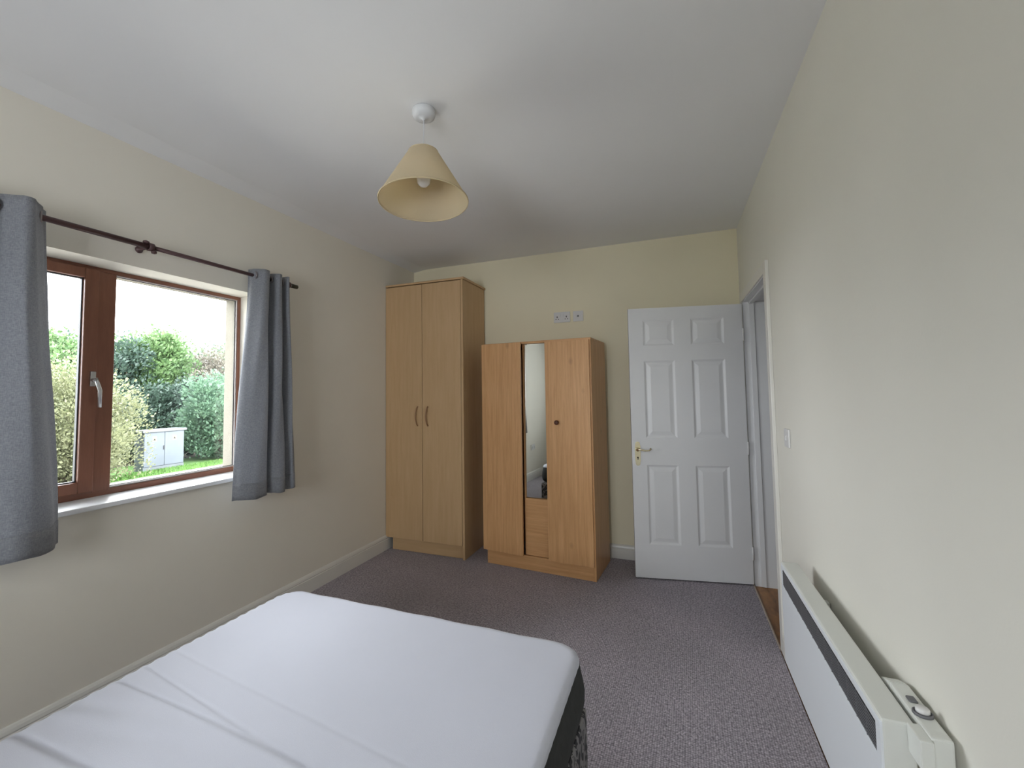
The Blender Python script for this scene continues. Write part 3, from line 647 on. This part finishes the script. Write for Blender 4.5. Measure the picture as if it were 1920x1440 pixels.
# recess and slats of the outlet grille, standing just proud of the case
box(bm, *hl(.3862, .388, GY0, GY1, GZ0, GZ1)); obj('grille', bm, M['dark'], ht)
bm = bmesh.new(); k = 0; z = GZ0+.004
while z < GZ1-.003:
    box(bm, *hl(.3848, .3864, GY0, GY1, z, z+.0042)); z += .0072
yy = GY0+.05
while yy < GY1: box(bm, *hl(.3845, .3862, yy, yy+.003, GZ0, GZ1)); yy += .06
obj('grille_slats', bm, M['grille'], ht)
for ya in (1.38, 1.94):
    bm = bmesh.new(); box(bm, *hl(.451, .4985, ya, ya+.03, .33, .60), bev=.002); obj('wall_bracket', bm, M['heater2'], ht)
cb = bobj('control_box', [hl(.4525, .488, 1.160, 1.345, .615, .676)], M['heater2'], ht, .004, 2)
cb2 = bobj('control_cover', [hl(.43, .4535, 1.150, 1.205, .615, .672)], M['heater2'], ht, .003, 2)
bm = bmesh.new(); lathe(bm, [(.0, 0), (.0175, 0), (.0175, .004), (.0145, .006), (.0145, .0035), (0, .0035)], (.470-.385, 1.235-1.67, .676-.275), (0, 0, 1), 28); obj('dial', bm, M['grille'], cb)
bm = bmesh.new(); lathe(bm, [(.0, 0), (.0125, 0), (.012, .010), (.010, .012), (0, .012)], (.470-.385, 1.235-1.67, .678-.275), (0, 0, 1), 24); obj('dial_knob', bm, M['plastic'], cb)
bm = bmesh.new(); box(bm, *hl(.462, .478, 1.270, 1.292, .675, .680), bev=.002); obj('rocker_switch', bm, M['grille'], cb)
bm = bmesh.new()
prism(bm, [(1.345-1.67, .615-.275), (1.345-1.67, .676-.275), (1.385-1.67, .662-.275), (1.40-1.67, .64-.275), (1.40-1.67, .615-.275)], .4525-.385, .485-.385, 'x'); obj('cover_nose', bm, M['heater2'], cb)

# ------------------------------------------------------------------ outdoors
GZ = -.75
def gmat(name, a, b_, s=3):
    mt, n, bs = newmat(name); bs.inputs['Roughness'].default_value = .95
    tc = n.nodes.new('ShaderNodeTexCoord'); nz = n.nodes.new('ShaderNodeTexNoise'); nz.inputs['Scale'].default_value = s; nz.inputs['Detail'].default_value = 8
    n.links.new(tc.outputs['Object'], nz.inputs['Vector']); cr = n.nodes.new('ShaderNodeValToRGB'); n.links.new(nz.outputs['Fac'], cr.inputs['Fac'])
    cr.color_ramp.elements[0].position = .3; cr.color_ramp.elements[1].position = .7; cr.color_ramp.elements[0].color = a+(1,); cr.color_ramp.elements[1].color = b_+(1,)
    n.links.new(cr.outputs['Color'], bs.inputs['Base Color']); return mt
struct('ground', [(-60, -2.7, -30, 45, GZ-.3, GZ)], gmat('bare soil', (.10, .09, .06), (.17, .15, .10)))
struct('gravel_path', [(-13.05, -2.7, -30, 45, GZ, GZ+.01)], gmat('pale gravel', (.30, .285, .25), (.42, .40, .36), 30))
struct('lawn', [(-15.5, -13.05, -30, 45, GZ, GZ+.03)], gmat('bright mown grass', (.055, .125, .025), (.09, .18, .04), 8))
bm = bmesh.new(); rg = random.Random(3)
for k in range(5000):
    x = rg.uniform(-13.8, -13.0); y = rg.uniform(6.0, 11.5); h = rg.uniform(.03, .08); a = rg.uniform(0, pi); w = .012
    v = [bm.verts.new((x-w*cos(a), y-w*sin(a), GZ+.028)), bm.verts.new((x+w*cos(a), y+w*sin(a), GZ+.028)), bm.verts.new((x+rg.uniform(-.02, .02), y+rg.uniform(-.02, .02), GZ+.03+h))]
    bm.faces.new(v)
g_ = obj('grass', bm, gmat('grass blades', (.065, .15, .03), (.11, .21, .045), 4)); g_['kind'] = 'stuff'; g_['label'] = 'bright green grass strip in front of the utility cabinet'; g_['category'] = 'grass'

# utility cabinet
cabm = mat('pale blue grey enamel', (.078, .092, .106), .5, var=.08, vs=4); cabd = mat('grey cabinet plinth', (.10, .11, .115), .8, var=.1)
uc = thing('utility_cabinet', 'pale grey two-door electricity cabinet on the lawn outside', 'utility cabinet', (-13.78, 8.43, GZ))
bobj('plinth', [(-.42, .0, -.555, .555, -.02, .14)], cabd, uc, .006)
bobj('body', [(-.42, -.012, -.55, .55, .14, 1.12)], cabm, uc, .006)
bobj('roof', [(-.47, .045, -.60, .60, 1.12, 1.185)], mat('grey cabinet roof', (.105, .115, .12), .6, var=.1), uc, .012, 2)
sgy = mat('pale yellow sign', (.24, .21, .12), .5)
for i, (ya, yb) in enumerate(((-.54, -.004), (.004, .54))):
    d = bobj('door', [(-.012, .006, ya, yb, .155, 1.105)], cabm, uc, .004)
    sg = bobj('warning_sign', [(.006, .009, (ya+yb)/2-.06, (ya+yb)/2+.05, .86, .99)], sgy, d)
    bm = bmesh.new(); prism(bm, [((ya+yb)/2-.04, .885), ((ya+yb)/2+.03, .885), ((ya+yb)/2-.005, .955)], .009, .010, 'x'); obj('warning_triangle', bm, M['dark'], uc)
bm = bmesh.new(); box(bm, .006, .03, -.035, -.02, .6, .72, .003); obj('handle', bm, M['gasket'], uc)

# foliage: branches plus individual leaf blades per shrub
def leafmat(name, a, b_, tr=.3):
    mt, n, bs = newmat(name); bs.inputs['Roughness'].default_value = .55
    tc = n.nodes.new('ShaderNodeTexCoord'); nz = n.nodes.new('ShaderNodeTexNoise'); nz.inputs['Scale'].default_value = 5; nz.inputs['Detail'].default_value = 6; nz.inputs['Roughness'].default_value = .8
    n.links.new(tc.outputs['Object'], nz.inputs['Vector']); cr = n.nodes.new('ShaderNodeValToRGB'); n.links.new(nz.outputs['Fac'], cr.inputs['Fac'])
    cr.color_ramp.elements[0].position = .38; cr.color_ramp.elements[1].position = .62; cr.color_ramp.elements[0].color = a+(1,); cr.color_ramp.elements[1].color = b_+(1,)
    n.links.new(cr.outputs['Color'], bs.inputs['Base Color'])
    tl = n.nodes.new('ShaderNodeBsdfTranslucent'); n.links.new(cr.outputs['Color'], tl.inputs['Color']); x = n.nodes.new('ShaderNodeMixShader'); x.inputs['Fac'].default_value = tr
    n.links.new(bs.outputs[0], x.inputs[1]); n.links.new(tl.outputs[0], x.inputs[2]); n.links.new(x.outputs[0], n.nodes['Material Output'].inputs['Surface'])
    return mt
bark = mat('brown bark', (.10, .075, .055), .9, var=.2, vs=8)
def shrub(name, label, cat, x, y, rx, ry, h, lm, nl, ls, seed, z0=0., droop=0, ncl=70, spread=.36, group=None):
    rg = random.Random(seed); root = thing(name, label, cat, (x, y, GZ), 0, group)
    cl = []
    for k in range(ncl):
        u = rg.uniform(-1, 1); a = rg.uniform(0, 2*pi); s = math.sqrt(1-u*u); rr = rg.uniform(.55, 1.0)
        p = Vector((rx*s*cos(a)*rr, ry*s*sin(a)*rr, z0+(h-z0)*(.5+.5*u*rr)))
        if p.z < .1: p.z = .1
        cl.append((p, rg.uniform(.6, 1.15)))
    nl = int(nl*1.5); bm = bmesh.new()
    for p, s in cl[:26]:
        mid = Vector((p.x*.35, p.y*.35, p.z*.45)); tube(bm, [(rg.uniform(-.08, .08), rg.uniform(-.08, .08), -.02), mid, p], [.035, .02, .006], 5)
    obj('stems', bm, bark, root)
    verts, faces = [], []
    base = spread*min(rx, ry, h/2)*1.6
    for k in range(nl):
        p, s = rg.choice(cl); d = Vector((rg.gauss(0, 1), rg.gauss(0, 1), rg.gauss(0, .8))); d.normalize()
        c = p + d*base*s*(rg.random()**.45)
        if c.z < .03: continue
        up_ = Vector((d.x*.8+rg.uniform(-.5, .5), d.y*.8+rg.uniform(-.5, .5), .55-droop+rg.uniform(-.5, .5))).normalized()
        sd = up_.cross(Vector((rg.uniform(-1, 1), rg.uniform(-1, 1), rg.uniform(-1, 1)))).normalized()
        l = ls*rg.uniform(.6, 1.4); w = l*rg.uniform(.22, .36); nn = up_.cross(sd)*l*.08; i = len(verts)
        verts += [c, c+up_*l*.5+sd*w+nn, c+up_*l, c+up_*l*.5-sd*w+nn]; faces.append((i, i+1, i+2, i+3))
    # twigs poking out
    me = bpy.data.meshes.new('foliage'); me.from_pydata([tuple(v) for v in verts], [], faces); me.materials.append(lm)
    o = bpy.data.objects.new('foliage', me); COL.objects.link(o); o.parent = root; o['kind'] = 'stuff'
    return root
Ly = leafmat('yellow green leaves', (.10, .115, .052), (.215, .225, .125)); Lg = leafmat('fresh green leaves', (.06, .115, .045), (.15, .235, .09)); Ld = leafmat('deep green leaves', (.025, .045, .036), (.075, .12, .085))
Lb = leafmat('bluish green leaves', (.045, .095, .06), (.125, .21, .125)); Lr = leafmat('reddish brown leaves', (.09, .078, .062), (.17, .155, .12)); Lo = leafmat('olive leaves', (.07, .10, .06), (.16, .185, .11))
shrub('shrub', 'large yellow green shrub left of the utility cabinet', 'shrub', -13.3, 6.05, 1.15, 1.38, 2.75, Ly, 24000, .07, 11)
shrub('shrub', 'yellow green shrub hidden behind the left curtain', 'shrub', -13.0, 3.8, 1.2, 1.3, 2.6, Ly, 9000, .085, 12)
shrub('shrub', 'leafy bluish green shrub right of the utility cabinet', 'shrub', -14.2, 10.55, .95, 1.30, 2.85, Lb, 15000, .10, 13, ncl=55)
shrub('shrub', 'bluish green shrub hidden behind the right curtain', 'shrub', -13.6, 12.9, 1.2, 1.4, 2.6, Lb, 6000, .10, 14)
shrub('tree', 'fresh green bushy tree rising highest behind the cabinet', 'tree', -17.6, 10.35, 1.1, 1.15, 4.35, Lg, 14000, .13, 15, 1.6, ncl=60)
shrub('tree', 'bright green tree above the yellow shrub at the left', 'tree', -17.8, 7.3, 1.4, 1.5, 4.0, Lg, 12000, .13, 16, .8)
shrub('tree', 'dark blue green tree just right of the window mullion', 'tree', -17.2, 9.0, .9, 1.0, 3.95, Ld, 9000, .12, 17, .5)
shrub('tree', 'dark shady tree directly behind the cabinet', 'tree', -16.0, 9.9, 1.0, 1.7, 2.6, Ld, 14000, .11, 18, 0)
shrub('tree', 'reddish brown tree right of the highest green tree', 'tree', -17.4, 12.3, 1.3, 1.35, 3.8, Lr, 16000, .11, 19, .9)
shrub('tree', 'olive tree at the right of the window view', 'tree', -18.6, 14.3, 1.4, 1.6, 4.25, Lo, 9000, .13, 20, .8)
shrub('tree', 'olive green tree hidden behind the left curtain', 'tree', -17.5, 4.4, 1.5, 1.7, 3.9, Lo, 7000, .13, 21, .6)
shrub('tree', 'reddish brown undergrowth between the dark tree and the bluish shrub', 'tree', -15.6, 11.2, .8, .9, 2.9, Lr, 7000, .10, 22, .3)
for i, (x, y, h, lm, lb) in enumerate(((-20, 6, 4.0, Ld, 'dark hedge tree of the back row above the yellow shrub'), (-20, 9, 4.1, Ld, 'dark hedge tree of the back row behind the mullion'), (-20.3, 12.2, 4.0, Lo, 'olive hedge tree of the back row behind the highest green tree'), (-20.5, 15.8, 4.4, Ld, 'dark hedge tree of the back row behind the right curtain'), (-20, 2, 4.2, Lo, 'olive hedge tree of the back row at the far left'))):
    shrub('tree', lb, 'tree', x, y, 1.4, 2.2, h, lm, 11000, .19, 40+i, .1, group='hedge trees in the back row')
